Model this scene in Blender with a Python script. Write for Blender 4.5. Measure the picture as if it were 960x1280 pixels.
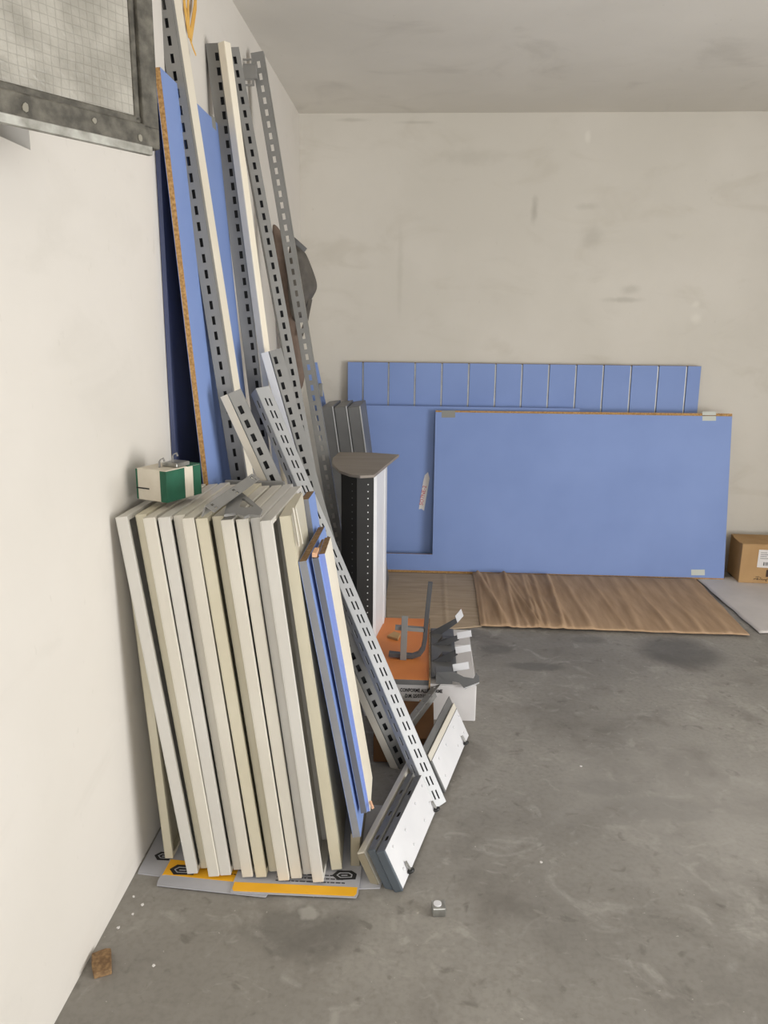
import bpy, bmesh, math, random
from mathutils import Vector as V, Matrix, noise
random.seed(7)
for o in list(bpy.data.objects): bpy.data.objects.remove(o)
SC = bpy.context.scene
COL = SC.collection

# ------------------------------------------------------------------ camera
FPX, YAW, PITCH, ROLL, EYE = 960.0, -.0529, .2320, .0101, V((0, 0, 1.5))
def cam_axes():
    cy, sy, cp, sp = math.cos(YAW), math.sin(YAW), math.cos(PITCH), math.sin(PITCH)
    f = V((sy*cp, cy*cp, -sp)); r = V((cy, -sy, 0)); u = r.cross(f)
    c, s = math.cos(ROLL), math.sin(ROLL)
    return c*r+s*u, -s*r+c*u, f
CR, CU, CF = cam_axes()
cam = bpy.data.objects.new('camera', bpy.data.cameras.new('camera')); COL.objects.link(cam)
cam.data.sensor_fit = 'VERTICAL'; cam.data.sensor_height = 32.0; cam.data.lens = FPX/1280*32.0
cam.data.clip_start = .05
m = Matrix((( CR.x, CU.x, -CF.x, EYE.x), (CR.y, CU.y, -CF.y, EYE.y), (CR.z, CU.z, -CF.z, EYE.z), (0, 0, 0, 1)))
cam.matrix_world = m
SC.camera = cam
def at(px, py, x=None, y=None, z=None):
    """survey of the photograph: the real point a sight line meets on a wall, floor or upright plane"""
    d = CR*((px-480)/FPX) - CU*((py-640)/FPX) + CF
    t = (x-EYE.x)/d.x if x is not None else (y-EYE.y)/d.y if y is not None else (z-EYE.z)/d.z
    return EYE + d*t

# ------------------------------------------------------------------ light
W = bpy.data.worlds.new('world'); SC.world = W; W.use_nodes = True
bg = W.node_tree.nodes['Background']; bg.inputs[0].default_value = (.90, .95, 1.0, 1); bg.inputs[1].default_value = .9
def area(name, loc, target, sx, sy, power, col):
    L = bpy.data.lights.new(name, 'AREA'); L.shape = 'RECTANGLE'; L.size = sx; L.size_y = sy; L.energy = power; L.color = col
    o = bpy.data.objects.new(name, L); COL.objects.link(o); o.location = loc
    o.rotation_euler = (V(target)-V(loc)).to_track_quat('-Z', 'Y').to_euler()
    return o
area('daylight_from_doorway', (3.55, .5, 1.25), (-.8, 1.9, 1.0), 1.9, 2.0, 88, (1, .99, .97))
area('daylight_from_rear', (.9, -2.6, 1.5), (.3, 4, 1.1), 2.4, 2.0, 24, (1, .99, .975))
area('added_bounce_outside', (4.3, .5, .06), (.4, 2.6, 2.7), 1.6, 3.0, 120, (1, .985, .96))  # added upward lamp standing in for ground bounce, brightens the ceiling
area('added_bounce_rear', (.9, -3.9, .06), (.4, 3.4, 2.6), 3.0, 1.6, 110, (1, .985, .96))  # second added bounce lamp, behind the camera and aimed up
SC.view_settings.view_transform = 'Standard'; SC.view_settings.look = 'None'
SC.view_settings.gamma = 1; SC.view_settings.use_curve_mapping = False
SC.view_settings.exposure = 0.03

# ------------------------------------------------------------------ materials
def lin(c): c /= 255.0; return c/12.92 if c <= .04045 else ((c+.055)/1.055)**2.4
def S(r, g, b): return (lin(r), lin(g), lin(b), 1)
def node(nt, t, **k):
    n = nt.nodes.new(t)
    for a, b in k.items(): setattr(n, a, b)
    return n
def mat(name, c1, c2=None, rough=.5, metal=0, scale=8, detail=4, bump=0, bscale=None, stretch=(1, 1, 1), lo=.35, hi=.65, spec=None):
    M = bpy.data.materials.new(name); M.use_nodes = True; nt = M.node_tree; b = nt.nodes['Principled BSDF']
    b.inputs['Roughness'].default_value = rough; b.inputs['Metallic'].default_value = metal
    if spec is not None: b.inputs['Specular IOR Level'].default_value = spec
    b.inputs['Base Color'].default_value = c1
    tc = node(nt, 'ShaderNodeTexCoord'); mp = node(nt, 'ShaderNodeMapping'); mp.inputs['Scale'].default_value = stretch
    nt.links.new(tc.outputs['Object'], mp.inputs[0])
    if c2:
        n = node(nt, 'ShaderNodeTexNoise'); n.inputs['Scale'].default_value = scale; n.inputs['Detail'].default_value = detail
        r = node(nt, 'ShaderNodeValToRGB'); r.color_ramp.elements[0].position = lo; r.color_ramp.elements[1].position = hi
        r.color_ramp.elements[0].color = c1; r.color_ramp.elements[1].color = c2
        nt.links.new(mp.outputs[0], n.inputs['Vector']); nt.links.new(n.outputs['Fac'], r.inputs[0]); nt.links.new(r.outputs[0], b.inputs['Base Color'])
    if bump:
        n2 = node(nt, 'ShaderNodeTexNoise'); n2.inputs['Scale'].default_value = bscale or scale*4; n2.inputs['Detail'].default_value = 5
        bp = node(nt, 'ShaderNodeBump'); bp.inputs['Strength'].default_value = bump; bp.inputs['Distance'].default_value = .004
        nt.links.new(mp.outputs[0], n2.inputs['Vector']); nt.links.new(n2.outputs['Fac'], bp.inputs['Height']); nt.links.new(bp.outputs[0], b.inputs['Normal'])
    return M

def ellipse_mask(nt, pos, c, rx, ry, soft, axes=('X', 'Y'), wob=.35, nscale=6):
    """a stain with its own irregular outline"""
    sx = node(nt, 'ShaderNodeSeparateXYZ'); nt.links.new(pos, sx.inputs[0])
    def mth(op, a, b=None):
        n = node(nt, 'ShaderNodeMath', operation=op)
        for i, v in enumerate((a, b)):
            if v is None: continue
            if isinstance(v, (int, float)): n.inputs[i].default_value = v
            else: nt.links.new(v, n.inputs[i])
        return n.outputs[0]
    dx = mth('DIVIDE', mth('SUBTRACT', sx.outputs[axes[0]], c[0]), rx); dy = mth('DIVIDE', mth('SUBTRACT', sx.outputs[axes[1]], c[1]), ry)
    d = mth('SQRT', mth('ADD', mth('MULTIPLY', dx, dx), mth('MULTIPLY', dy, dy)))
    nz = node(nt, 'ShaderNodeTexNoise'); nz.inputs['Scale'].default_value = nscale; nz.inputs['Detail'].default_value = 5; nt.links.new(pos, nz.inputs['Vector'])
    d = mth('ADD', d, mth('MULTIPLY', mth('SUBTRACT', nz.outputs['Fac'], .5), wob*2))
    mr = node(nt, 'ShaderNodeMapRange', interpolation_type='SMOOTHSTEP'); nt.links.new(d, mr.inputs[0])
    mr.inputs[1].default_value = 1-soft; mr.inputs[2].default_value = 1+soft*.4; mr.inputs[3].default_value = 1; mr.inputs[4].default_value = 0
    return mr.outputs[0]
def mix(nt, fac, a, b, mode='MIX'):
    n = node(nt, 'ShaderNodeMix', data_type='RGBA', blend_type=mode)
    for s, v in ((n.inputs[0], fac), (n.inputs[6], a), (n.inputs[7], b)):
        if isinstance(v, (int, float)): s.default_value = v
        elif isinstance(v, tuple): s.default_value = v
        else: nt.links.new(v, s)
    return n.outputs[2]
def noise_fac(nt, pos, scale, lo, hi, detail=6, stretch=None, dist=0, rough=.55):
    if stretch:
        mp = node(nt, 'ShaderNodeMapping'); mp.inputs['Scale'].default_value = stretch; nt.links.new(pos, mp.inputs[0]); pos = mp.outputs[0]
    n = node(nt, 'ShaderNodeTexNoise'); n.inputs['Scale'].default_value = scale; n.inputs['Detail'].default_value = detail
    n.inputs['Distortion'].default_value = dist; n.inputs['Roughness'].default_value = rough
    nt.links.new(pos, n.inputs['Vector'])
    mr = node(nt, 'ShaderNodeMapRange', interpolation_type='SMOOTHSTEP'); nt.links.new(n.outputs['Fac'], mr.inputs[0])
    mr.inputs[1].default_value = lo; mr.inputs[2].default_value = hi
    return mr.outputs[0]
def scaled(nt, f, k):
    n = node(nt, 'ShaderNodeMath', operation='MULTIPLY'); nt.links.new(f, n.inputs[0]); n.inputs[1].default_value = k; return n.outputs[0]

def concrete():
    M = bpy.data.materials.new('concrete'); M.use_nodes = True; nt = M.node_tree; b = nt.nodes['Principled BSDF']
    pos = node(nt, 'ShaderNodeNewGeometry').outputs['Position']
    c = mix(nt, noise_fac(nt, pos, 1.1, .3, .7), S(130, 126, 120), S(158, 154, 147))
    c = mix(nt, scaled(nt, noise_fac(nt, pos, 3.2, .48, .72, 8, dist=.6), .75), c, S(112, 107, 101))
    c = mix(nt, scaled(nt, noise_fac(nt, pos, 7, .54, .72, 8, dist=1.2), .35), c, S(190, 186, 179))
    c = mix(nt, scaled(nt, noise_fac(nt, pos, 18, .58, .74, 7, dist=.5), .5), c, S(92, 87, 81))
    c = mix(nt, scaled(nt, noise_fac(nt, pos, 60, .4, .7, 3), .22), c, S(106, 101, 95))
    c = mix(nt, scaled(nt, noise_fac(nt, pos, 9, .60, .70, 7, (1, 1.5, 1), 1.5), .22), c, S(186, 182, 174))   # scuffs
    c = mix(nt, scaled(nt, noise_fac(nt, pos, 75, .73, .76, 2), .6), c, S(205, 200, 190))                     # plaster flecks
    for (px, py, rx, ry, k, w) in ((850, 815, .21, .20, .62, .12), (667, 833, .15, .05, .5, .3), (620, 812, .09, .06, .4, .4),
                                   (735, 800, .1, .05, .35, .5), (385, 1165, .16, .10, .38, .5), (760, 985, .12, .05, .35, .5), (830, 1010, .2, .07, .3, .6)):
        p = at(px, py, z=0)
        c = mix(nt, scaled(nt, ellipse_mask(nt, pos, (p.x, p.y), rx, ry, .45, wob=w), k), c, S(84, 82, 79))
    p = at(386, 1141, z=0); c = mix(nt, scaled(nt, ellipse_mask(nt, pos, (p.x, p.y), .028, .028, .4, wob=.5, nscale=40), .4), c, S(196, 193, 186))
    p = at(880, 1000, z=0); c = mix(nt, scaled(nt, ellipse_mask(nt, pos, (p.x, p.y), .5, .45, .8, wob=.8), .45), c, S(170, 166, 160))
    nt.links.new(c, b.inputs['Base Color']); b.inputs['Roughness'].default_value = .62
    b.inputs['Specular IOR Level'].default_value = .35
    n2 = node(nt, 'ShaderNodeTexNoise'); n2.inputs['Scale'].default_value = 45; n2.inputs['Detail'].default_value = 8; nt.links.new(pos, n2.inputs['Vector'])
    bp = node(nt, 'ShaderNodeBump'); bp.inputs['Strength'].default_value = .18; bp.inputs['Distance'].default_value = .004
    nt.links.new(n2.outputs['Fac'], bp.inputs['Height']); nt.links.new(bp.outputs[0], b.inputs['Normal'])
    return M
def plaster(name, c1, c2, dirt, stains=(), dirt_k=.35):
    M = bpy.data.materials.new(name); M.use_nodes = True; nt = M.node_tree; b = nt.nodes['Principled BSDF']
    pos = node(nt, 'ShaderNodeNewGeometry').outputs['Position']
    c = mix(nt, noise_fac(nt, pos, .9, .3, .7), c1, c2)
    c = mix(nt, scaled(nt, noise_fac(nt, pos, 2.2, .52, .75, 8, (1, 1, 2.2), .8), dirt_k), c, dirt)
    c = mix(nt, scaled(nt, noise_fac(nt, pos, 40, .68, .74, 3, (1, 1, .5)), .25), c, dirt)
    for (cx, cy, rx, ry, k, col, ax) in stains:
        c = mix(nt, scaled(nt, ellipse_mask(nt, pos, (cx, cy), rx, ry, .9, ax, .6, 16), k), c, col)
    nt.links.new(c, b.inputs['Base Color']); b.inputs['Roughness'].default_value = .9; b.inputs['Specular IOR Level'].default_value = .15
    n2 = node(nt, 'ShaderNodeTexNoise'); n2.inputs['Scale'].default_value = 30; n2.inputs['Detail'].default_value = 6; nt.links.new(pos, n2.inputs['Vector'])
    bp = node(nt, 'ShaderNodeBump'); bp.inputs['Strength'].default_value = .12; bp.inputs['Distance'].default_value = .004
    nt.links.new(n2.outputs['Fac'], bp.inputs['Height']); nt.links.new(bp.outputs[0], b.inputs['Normal'])
    return M
def wired_glass():
    M = bpy.data.materials.new('wired_glass'); M.use_nodes = True; nt = M.node_tree; b = nt.nodes['Principled BSDF']; out = nt.nodes['Material Output']
    tc = node(nt, 'ShaderNodeTexCoord'); pos = tc.outputs['Object']
    sx = node(nt, 'ShaderNodeSeparateXYZ')
    wob = node(nt, 'ShaderNodeTexNoise'); wob.inputs['Scale'].default_value = 9; nt.links.new(pos, wob.inputs['Vector'])
    ad = node(nt, 'ShaderNodeVectorMath', operation='MULTIPLY_ADD'); nt.links.new(wob.outputs['Color'], ad.inputs[0]); ad.inputs[1].default_value = (.012, .012, .012); nt.links.new(pos, ad.inputs[2])
    nt.links.new(ad.outputs[0], sx.inputs[0])
    fs = []
    for k in ('Y', 'Z'):
        a = node(nt, 'ShaderNodeMath', operation='DIVIDE'); nt.links.new(sx.outputs[k], a.inputs[0]); a.inputs[1].default_value = .0140
        f = node(nt, 'ShaderNodeMath', operation='FRACT'); nt.links.new(a.outputs[0], f.inputs[0])
        l = node(nt, 'ShaderNodeMath', operation='LESS_THAN'); nt.links.new(f.outputs[0], l.inputs[0]); l.inputs[1].default_value = .11
        fs.append(l.outputs[0])
    mx = node(nt, 'ShaderNodeMath', operation='MAXIMUM'); nt.links.new(fs[0], mx.inputs[0]); nt.links.new(fs[1], mx.inputs[1])
    base = mix(nt, noise_fac(nt, pos, 14, .3, .7), S(168, 164, 154), S(198, 194, 184))
    c = mix(nt, scaled(nt, mx.outputs[0], .26), base, S(106, 101, 92))
    nt.links.new(c, b.inputs['Base Color']); b.inputs['Roughness'].default_value = .28
    n2 = node(nt, 'ShaderNodeTexNoise'); n2.inputs['Scale'].default_value = 110; n2.inputs['Detail'].default_value = 2; nt.links.new(pos, n2.inputs['Vector'])
    bp = node(nt, 'ShaderNodeBump'); bp.inputs['Strength'].default_value = .5; bp.inputs['Distance'].default_value = .003
    nt.links.new(n2.outputs['Fac'], bp.inputs['Height']); nt.links.new(bp.outputs[0], b.inputs['Normal'])
    tr = node(nt, 'ShaderNodeBsdfTranslucent'); nt.links.new(c, tr.inputs[0])
    ms = node(nt, 'ShaderNodeMixShader'); ms.inputs[0].default_value = .35
    nt.links.new(b.outputs[0], ms.inputs[1]); nt.links.new(tr.outputs[0], ms.inputs[2]); nt.links.new(ms.outputs[0], out.inputs[0])
    return M

CREAM = mat('cream_enamel', S(213, 208, 196), S(206, 200, 187), .42, scale=3)
CREAMG = mat('pale_grey_enamel', S(209, 206, 199), S(202, 198, 190), .42, scale=3)
CREAMY = mat('yellowed_enamel', S(208, 201, 180), S(200, 192, 168), .45, scale=3)
DARKM = mat('charcoal_steel', S(84, 84, 86), S(74, 74, 76), .45, .15, scale=6)
SLOT_SHADE = mat('slot_shade_steel', S(48, 48, 50), S(40, 40, 42), .6, .2, scale=8)  # dark inner colour paints the shade inside the upright slots
WHITE = mat('white_enamel', S(226, 226, 228), S(216, 216, 219), .4, scale=4)
IVORY = mat('ivory_laminate', S(238, 230, 212), S(230, 221, 202), .5, scale=4)
STEEL = mat('grey_steel_paint', S(139, 138, 135), S(130, 129, 126), .42, .15, scale=6)
STEELD = mat('dark_grey_steel', S(112, 112, 111), S(100, 100, 100), .45, .15, scale=6)
STEELL = mat('light_grey_steel', S(176, 177, 178), S(165, 166, 167), .4, .1, scale=6)
ZINC = mat('zinc_plated_steel', S(178, 178, 174), S(140, 139, 134), .35, .7, scale=20)
BLACKM = mat('black_perforated_steel', S(40, 39, 38), S(34, 33, 32), .55, .1, scale=5)
RUST = mat('weathered_window_steel', S(70, 67, 60), S(112, 108, 98), .7, .1, scale=40, bump=.4, lo=.4, hi=.75)
RUSTL = mat('worn_galvanised_strip', S(120, 118, 110), S(168, 167, 160), .5, .5, scale=30)
BLUE = mat('blue_melamine', S(131, 154, 207), S(124, 147, 200), .55, scale=2, spec=.3)
BLUEE = mat('blue_edge_band', S(138, 156, 214), S(130, 148, 208), .5, scale=3)
GREYE = mat('grey_edge_band', S(140, 141, 146), S(131, 132, 137), .5, scale=5)
GREYD = mat('slate_edge_band', S(106, 108, 116), S(98, 100, 108), .5, scale=5)
CHIP = mat('chipboard', S(150, 112, 66), S(196, 156, 102), .85, scale=120, bump=.5, bscale=160)
CHIPD = mat('weathered_chipboard', S(108, 82, 56), S(150, 120, 84), .85, scale=90, bump=.5, bscale=160)
CARD = mat('kraft_cardboard', S(186, 152, 110), S(175, 141, 100), .85, scale=6, spec=.15)
CARDB = mat('brown_cardboard_sheet', S(186, 157, 128), S(168, 140, 112), .85, scale=5, stretch=(5, .7, 1), bump=.3, bscale=14, spec=.15)
CARDT = mat('old_tan_cardboard', S(186, 166, 142), S(170, 150, 126), .85, scale=5, stretch=(.8, 6, 1), bump=.3, bscale=12, spec=.15)
WCARD = mat('white_cardboard', S(214, 211, 210), S(204, 200, 199), .75, scale=5)
WSHEET = mat('dusty_white_sheet', S(214, 208, 204), S(203, 197, 193), .8, scale=4)
GCARD = mat('grey_printed_card', S(178, 178, 184), S(170, 170, 176), .6, scale=8)
YELLOW = mat('yellow_print', S(246, 184, 40), S(240, 176, 32), .6, scale=6)
INK = mat('black_ink', S(34, 33, 34), None, .7)
REDINK = mat('red_ink', S(196, 60, 70), None, .7)
PAPER = mat('paper_label', S(222, 218, 216), None, .7)
TAPE = mat('grey_tape', S(140, 140, 134), None, .6)
TAPEW = mat('pale_tape', S(196, 200, 192), None, .6)
ORANGE = mat('orange_laminate', S(222, 136, 70), S(212, 126, 62), .55, scale=5)
GREEN = mat('green_printed_card', S(28, 92, 68), S(22, 80, 58), .6, scale=20)
BOXW = mat('cream_printed_card', S(214, 206, 190), S(204, 195, 178), .7, scale=20)
BLACK = mat('black_rubber', S(30, 30, 30), None, .5)
BAG = mat('dark_grey_canvas', S(104, 99, 93), S(84, 80, 75), .8, scale=14, bump=.3)
BAGB = mat('brown_leather', S(124, 106, 94), S(106, 90, 80), .7, scale=14)
STRAP = mat('amber_webbing', S(236, 188, 98), S(222, 168, 74), .6, scale=10)
TOPG = mat('grey_brown_top', S(140, 131, 122), S(128, 119, 110), .55, scale=3, stretch=(1, 5, 1))
DOWEL = mat('pale_wood', S(226, 178, 142), None, .7)
SLOTM = mat('aluminium_insert', S(176, 178, 178), S(160, 160, 158), .4, .4, scale=20)
TAN = mat('tan_enamel', S(150, 142, 122), S(140, 131, 112), .5, scale=6)
RIM = mat('blue_grey_enamel', S(92, 100, 108), S(82, 90, 98), .4, scale=6)

# ------------------------------------------------------------------ mesh helpers
WLOC = {}
class MB:
    def __init__(s): s.v = []; s.f = []
    def add(s, vs, fs):
        n = len(s.v); s.v += [V(p) for p in vs]; s.f += [[i+n for i in f] for f in fs]; return s
    def par(s, o, a, b, c):
        """parallelepiped from corner o with edge vectors"""
        o, a, b, c = V(o), V(a), V(b), V(c)
        return s.add([o, o+a, o+a+b, o+b, o+c, o+a+c, o+a+b+c, o+b+c],
                     [(0, 3, 2, 1), (4, 5, 6, 7), (0, 1, 5, 4), (1, 2, 6, 5), (2, 3, 7, 6), (3, 0, 4, 7)])
    def box(s, a, b, T=None):
        n = len(s.v); a, b = V(a), V(b); d = b-a
        s.par(a, (d.x, 0, 0), (0, d.y, 0), (0, 0, d.z))
        if T is not None: s.v[n:] = [T @ p for p in s.v[n:]]
        return s
    def prism(s, poly, h0, h1, T=None, hole=None):
        """polygon in local xy, extruded along local z; optional hole polygon with as many points"""
        n = len(s.v); k = len(poly)
        ring = lambda P, h: [V((p[0], p[1], h)) for p in P]
        if hole is None:
            s.add(ring(poly, h0)+ring(poly, h1), [list(range(k))[::-1], list(range(k, 2*k))]+[(i, (i+1) % k, k+(i+1) % k, k+i) for i in range(k)])
        else:
            fs = []
            for i in range(k):
                j = (i+1) % k
                fs += [(i, j, k+j, k+i), (2*k+i, 3*k+i, 3*k+j, 2*k+j), (i, 2*k+i, 2*k+j, j), (k+i, k+j, 3*k+j, 3*k+i)]
            s.add(ring(poly, h0)+ring(hole, h0)+ring(poly, h1)+ring(hole, h1), fs)
        if T is not None: s.v[n:] = [T @ p for p in s.v[n:]]
        return s
    def tube(s, pts, r, seg=8, flat=None):
        """round tube, or a flat ribbon section when flat=(half width, half thickness, side vector)"""
        pts = [V(p) for p in pts]; rings = []
        for i, p in enumerate(pts):
            t = (pts[min(i+1, len(pts)-1)]-pts[max(i-1, 0)]).normalized()
            if flat:
                w = V(flat[2]); w = (w-t*w.dot(t)).normalized(); b = t.cross(w)
                rings.append([p+w*flat[0]+b*flat[1], p-w*flat[0]+b*flat[1], p-w*flat[0]-b*flat[1], p+w*flat[0]-b*flat[1]])
            else:
                w = t.orthogonal().normalized(); b = t.cross(w)
                rings.append([p+(w*math.cos(a)+b*math.sin(a))*r for a in [2*math.pi*q/seg for q in range(seg)]])
        k = len(rings[0]); fs = [list(range(k))[::-1], [(len(rings)-1)*k+i for i in range(k)]]
        for i in range(len(rings)-1):
            for j in range(k): fs.append((i*k+j, i*k+(j+1) % k, (i+1)*k+(j+1) % k, (i+1)*k+j))
        return s.add([p for r_ in rings for p in r_], fs)
    def cyl(s, a, b, r, seg=14): return s.tube([a, b], r, seg)
    def build(s, name, material, parent=None, bevel=0, smooth=False, solid=0, origin=None, seg=2, merge=False, orient=None):
        lo = V((min(p.x for p in s.v), min(p.y for p in s.v), min(p.z for p in s.v))); hi = V((max(p.x for p in s.v), max(p.y for p in s.v), max(p.z for p in s.v)))
        org = origin if origin is not None else V(((lo.x+hi.x)/2, (lo.y+hi.y)/2, lo.z))
        if parent is not None: org = WLOC[parent.name]
        me = bpy.data.meshes.new(name); me.from_pydata([p-org for p in s.v], [], s.f); me.update()
        bm = bmesh.new(); bm.from_mesh(me)
        if merge: bmesh.ops.remove_doubles(bm, verts=bm.verts, dist=1e-5)
        
        if orient is None: bmesh.ops.recalc_face_normals(bm, faces=bm.faces)
        else:
            bm.normal_update()
            for f in bm.faces:
                if f.normal.dot(orient(f.calc_center_median()+org)) < 0: f.normal_flip()
        bm.to_mesh(me); bm.free()
        if smooth:
            for p in me.polygons: p.use_smooth = True
        o = bpy.data.objects.new(name, me); COL.objects.link(o)
        me.materials.append(material)
        if parent is not None: o.parent = parent
        else: o.location = org
        WLOC[o.name] = org
        if solid:
            md = o.modifiers.new('thickness', 'SOLIDIFY'); md.thickness = solid; md.offset = 0
        if bevel:
            md = o.modifiers.new('bevel', 'BEVEL'); md.width = bevel; md.segments = seg; md.limit_method = 'ANGLE'; md.angle_limit = math.radians(40)
            try: md.harden_normals = False
            except Exception: pass
        return o
def thing(name, loc, label, cat, group=None):
    o = bpy.data.objects.new(name, None); COL.objects.link(o); o.location = V(loc); o.empty_display_size = .05
    WLOC[o.name] = V(loc); return tag(o, label, cat, group)
def tag(o, label=None, cat=None, group=None, kind=None):
    if label: o['label'] = label
    if cat: o['category'] = cat
    if group: o['group'] = group
    if kind: o['kind'] = kind
    return o
def frame(o, ex, ey, ez):
    ex, ey, ez, o = V(ex), V(ey), V(ez), V(o)
    return Matrix(((ex.x, ey.x, ez.x, o.x), (ex.y, ey.y, ez.y, o.y), (ex.z, ey.z, ez.z, o.z), (0, 0, 0, 1)))
def text_mb(body, size, T, depth=.0006, mb=None, sx=1.0, bold=0):
    cu = bpy.data.curves.new('lettering', 'FONT'); cu.body = body; cu.size = size; cu.extrude = depth; cu.offset = bold; cu.resolution_u = 2
    o = bpy.data.objects.new('lettering', cu); COL.objects.link(o)
    bpy.context.view_layer.update()
    me = bpy.data.meshes.new_from_object(o.evaluated_get(bpy.context.evaluated_depsgraph_get()))
    mb = mb or MB()
    mb.add([T @ V((v.co.x*sx, v.co.y, v.co.z)) for v in me.vertices], [list(p.vertices) for p in me.polygons])
    bpy.data.objects.remove(o); bpy.data.curves.remove(cu); bpy.data.meshes.remove(me)
    return mb

# ------------------------------------------------------------------ the room
XL, XR, YF, YB, ZC, TH = -.791, 3.45, -2.9, 4.95, 2.75, .2
def struct(o): o['kind'] = 'structure'; return o
struct(MB().box((XL-TH, YF-TH-2, -.15), (XR+TH+1.8, YB+TH, 0)).build('floor', concrete()))
CEIL = plaster('ceiling_plaster', S(230, 226, 218), S(219, 215, 207), S(186, 181, 172), dirt_k=.4)
struct(MB().box((XL-TH, YF-TH, ZC), (XR+TH, YB+TH, ZC+.15)).build('ceiling', CEIL))
g = S(150, 144, 130); brn = S(128, 122, 108); lt = S(232, 228, 218)
def bw(px, py): p = at(px, py, y=YB); return p.x, p.z
st = []
for (px, py, rx, rz, k, c) in ((668, 262, .022, .075, .6, brn), (740, 297, .07, .07, .35, brn), (780, 375, .14, .018, .5, brn), (788, 362, .06, .03, .4, brn),
                              (735, 170, .02, .035, .7, lt), (870, 380, .025, .02, .7, lt), (870, 398, .04, .04, .7, lt), (590, 197, .2, .05, .3, g),
                              (735, 258, .08, .02, .35, g), (500, 340, .02, .3, .25, g), (440, 150, .12, .012, .45, brn), (520, 153, .12, .01, .4, brn)):
    x, z = bw(px, py); st.append((x, z, rx, rz, k*.55, c, ('X', 'Z')))
struct(MB().box((XL-TH, YB, 0), (XR+TH, YB+TH, ZC)).build('wall_back', plaster('back_wall_plaster', S(216, 211, 202), S(206, 201, 191), S(186, 179, 165), st)))
# left wall with the small window opening
WY0, WY1, WZ0, WZ1 = 1.06, 1.60, 1.84, 2.50
lw = MB()
for (y0, y1, z0, z1) in ((YF, WY0, 0, ZC), (WY1, YB, 0, ZC), (WY0, WY1, 0, WZ0), (WY0, WY1, WZ1, ZC)): lw.box((XL-TH, y0, z0), (XL, y1, z1))
struct(lw.build('wall_left', plaster('left_wall_plaster', S(222, 217, 210), S(215, 210, 202), S(198, 193, 184), dirt_k=.25)))
PLAIN = plaster('plain_plaster', S(214, 209, 198), S(206, 200, 188), S(180, 174, 160))
rw = MB()
for (y0, y1, z0, z1) in ((YF, -1.1, 0, ZC), (2.1, YB, 0, ZC), (-1.1, 2.1, 2.35, ZC)): rw.box((XR, y0, z0), (XR+TH, y1, z1))
struct(rw.build('wall_right', PLAIN))
fw = MB()
for (x0, x1, z0, z1) in ((XL-TH, -.4, 0, ZC), (2.2, XR+TH, 0, ZC), (-.4, 2.2, 2.35, ZC)): fw.box((x0, YF-TH, z0), (x1, YF, z1))
struct(fw.build('wall_front', PLAIN))

# window: steel sash swung into the room, wired glass
R0 = V((-.500, 1.490, 1.815)); L0 = V((-.785, 1.063, 1.815))
ey = (R0-L0); ey.z = 0; wl = ey.length; ey.normalize(); ez = V((0, 0, 1)); ex = ey.cross(ez)   # ex points to the room
T = frame(L0, ex, ey, ez)
win = bpy.data.objects.new('window_1', None); COL.objects.link(win); win.location = L0; WLOC['window_1'] = L0; win['kind'] = 'structure'
sf = MB(); hs = .64; st_ = .034
sf.box((-.016, 0, 0), (.010, wl, .038), T).box((-.016, 0, hs-.036), (.010, wl, hs), T)
sf.box((-.016, 0, .03), (.010, st_, hs-.03), T).box((-.016, wl-st_, .03), (.010, wl, hs-.03), T)
sf.box((-.010, st_-.004, .036), (.003, wl-st_+.004, .050), T).box((-.010, wl-st_-.012, .04), (.003, wl-st_, hs-.04), T)
sf.build('window_sash_frame', RUST, win, bevel=.003)
gl = MB().box((-.004, st_-.008, .030), (0, wl-st_+.008, hs-.03)); 
glo = gl.build('window_glass', wired_glass(), None, origin=V((0, 0, 0))); glo.matrix_world = T; glo.parent = win; glo.matrix_parent_inverse = Matrix.Translation(-L0); 
MB().box((.002, .04, -.013), (.014, wl-.02, .002), T).build('drip_strip', RUSTL, win, bevel=.0015)
pt = MB()
for (yy, zz, r) in ((.17, .020, .004), (.26, .017, .006), (.38, .022, .004), (.47, .012, .005)): pt.prism([(math.cos(a)*r*random.uniform(.7, 1.2), math.sin(a)*r*1.2) for a in [i*.785 for i in range(8)]], 0, .0022, T @ frame((.0098, yy, zz), (0, 1, 0), (0, 0, 1), (1, 0, 0)))
pt.build('putty_dab', mat('old_putty', S(136, 132, 120), None, .8), win)
fo = MB()
for (y0, y1, z0, z1) in ((WY0, WY1, WZ0, WZ0+.03), (WY0, WY1, WZ1-.03, WZ1), (WY0, WY0+.03, WZ0, WZ1), (WY1-.03, WY1, WZ0, WZ1)): fo.box((XL-.10, y0, z0), (XL-.06, y1, z1))
struct(fo.build('window_2', RUST, bevel=.003))

# ------------------------------------------------------------------ floor coverings and flat packs
def corrug_sheet(name, pts, nx, ny, z0, amp, fn, material, label, cat, th=.004):
    a, b, c, d = [V((p[0], p[1], 0)) for p in pts]; vs = []; fs = []
    for j in range(ny+1):
        for i in range(nx+1):
            s, t = i/nx, j/ny; p = (a*(1-s)+b*s)*(1-t)+(d*(1-s)+c*s)*t
            e = 1-.85*(max(abs(s-.5), abs(t-.5))*2)**12
            edge = V((noise.noise(V((p.x*9, p.y*9, z0*99)))*.006, noise.noise(V((p.x*9, 7, p.y*9)))*.006, 0)) if (j in (0, ny) or i in (0, nx)) else V((0, 0, 0))
            vs.append(p+edge+V((0, 0, z0+amp*fn(s, t)*(e if e > 0 else 0))))
    for j in range(ny):
        for i in range(nx): q = j*(nx+1)+i; fs.append((q, q+1, q+nx+2, q+nx+1))
    o = MB().add(vs, fs).build(name, material, smooth=True)
    md = o.modifiers.new('thickness', 'SOLIDIFY'); md.thickness = th; md.offset = -1
    return tag(o, label, cat)
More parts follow.
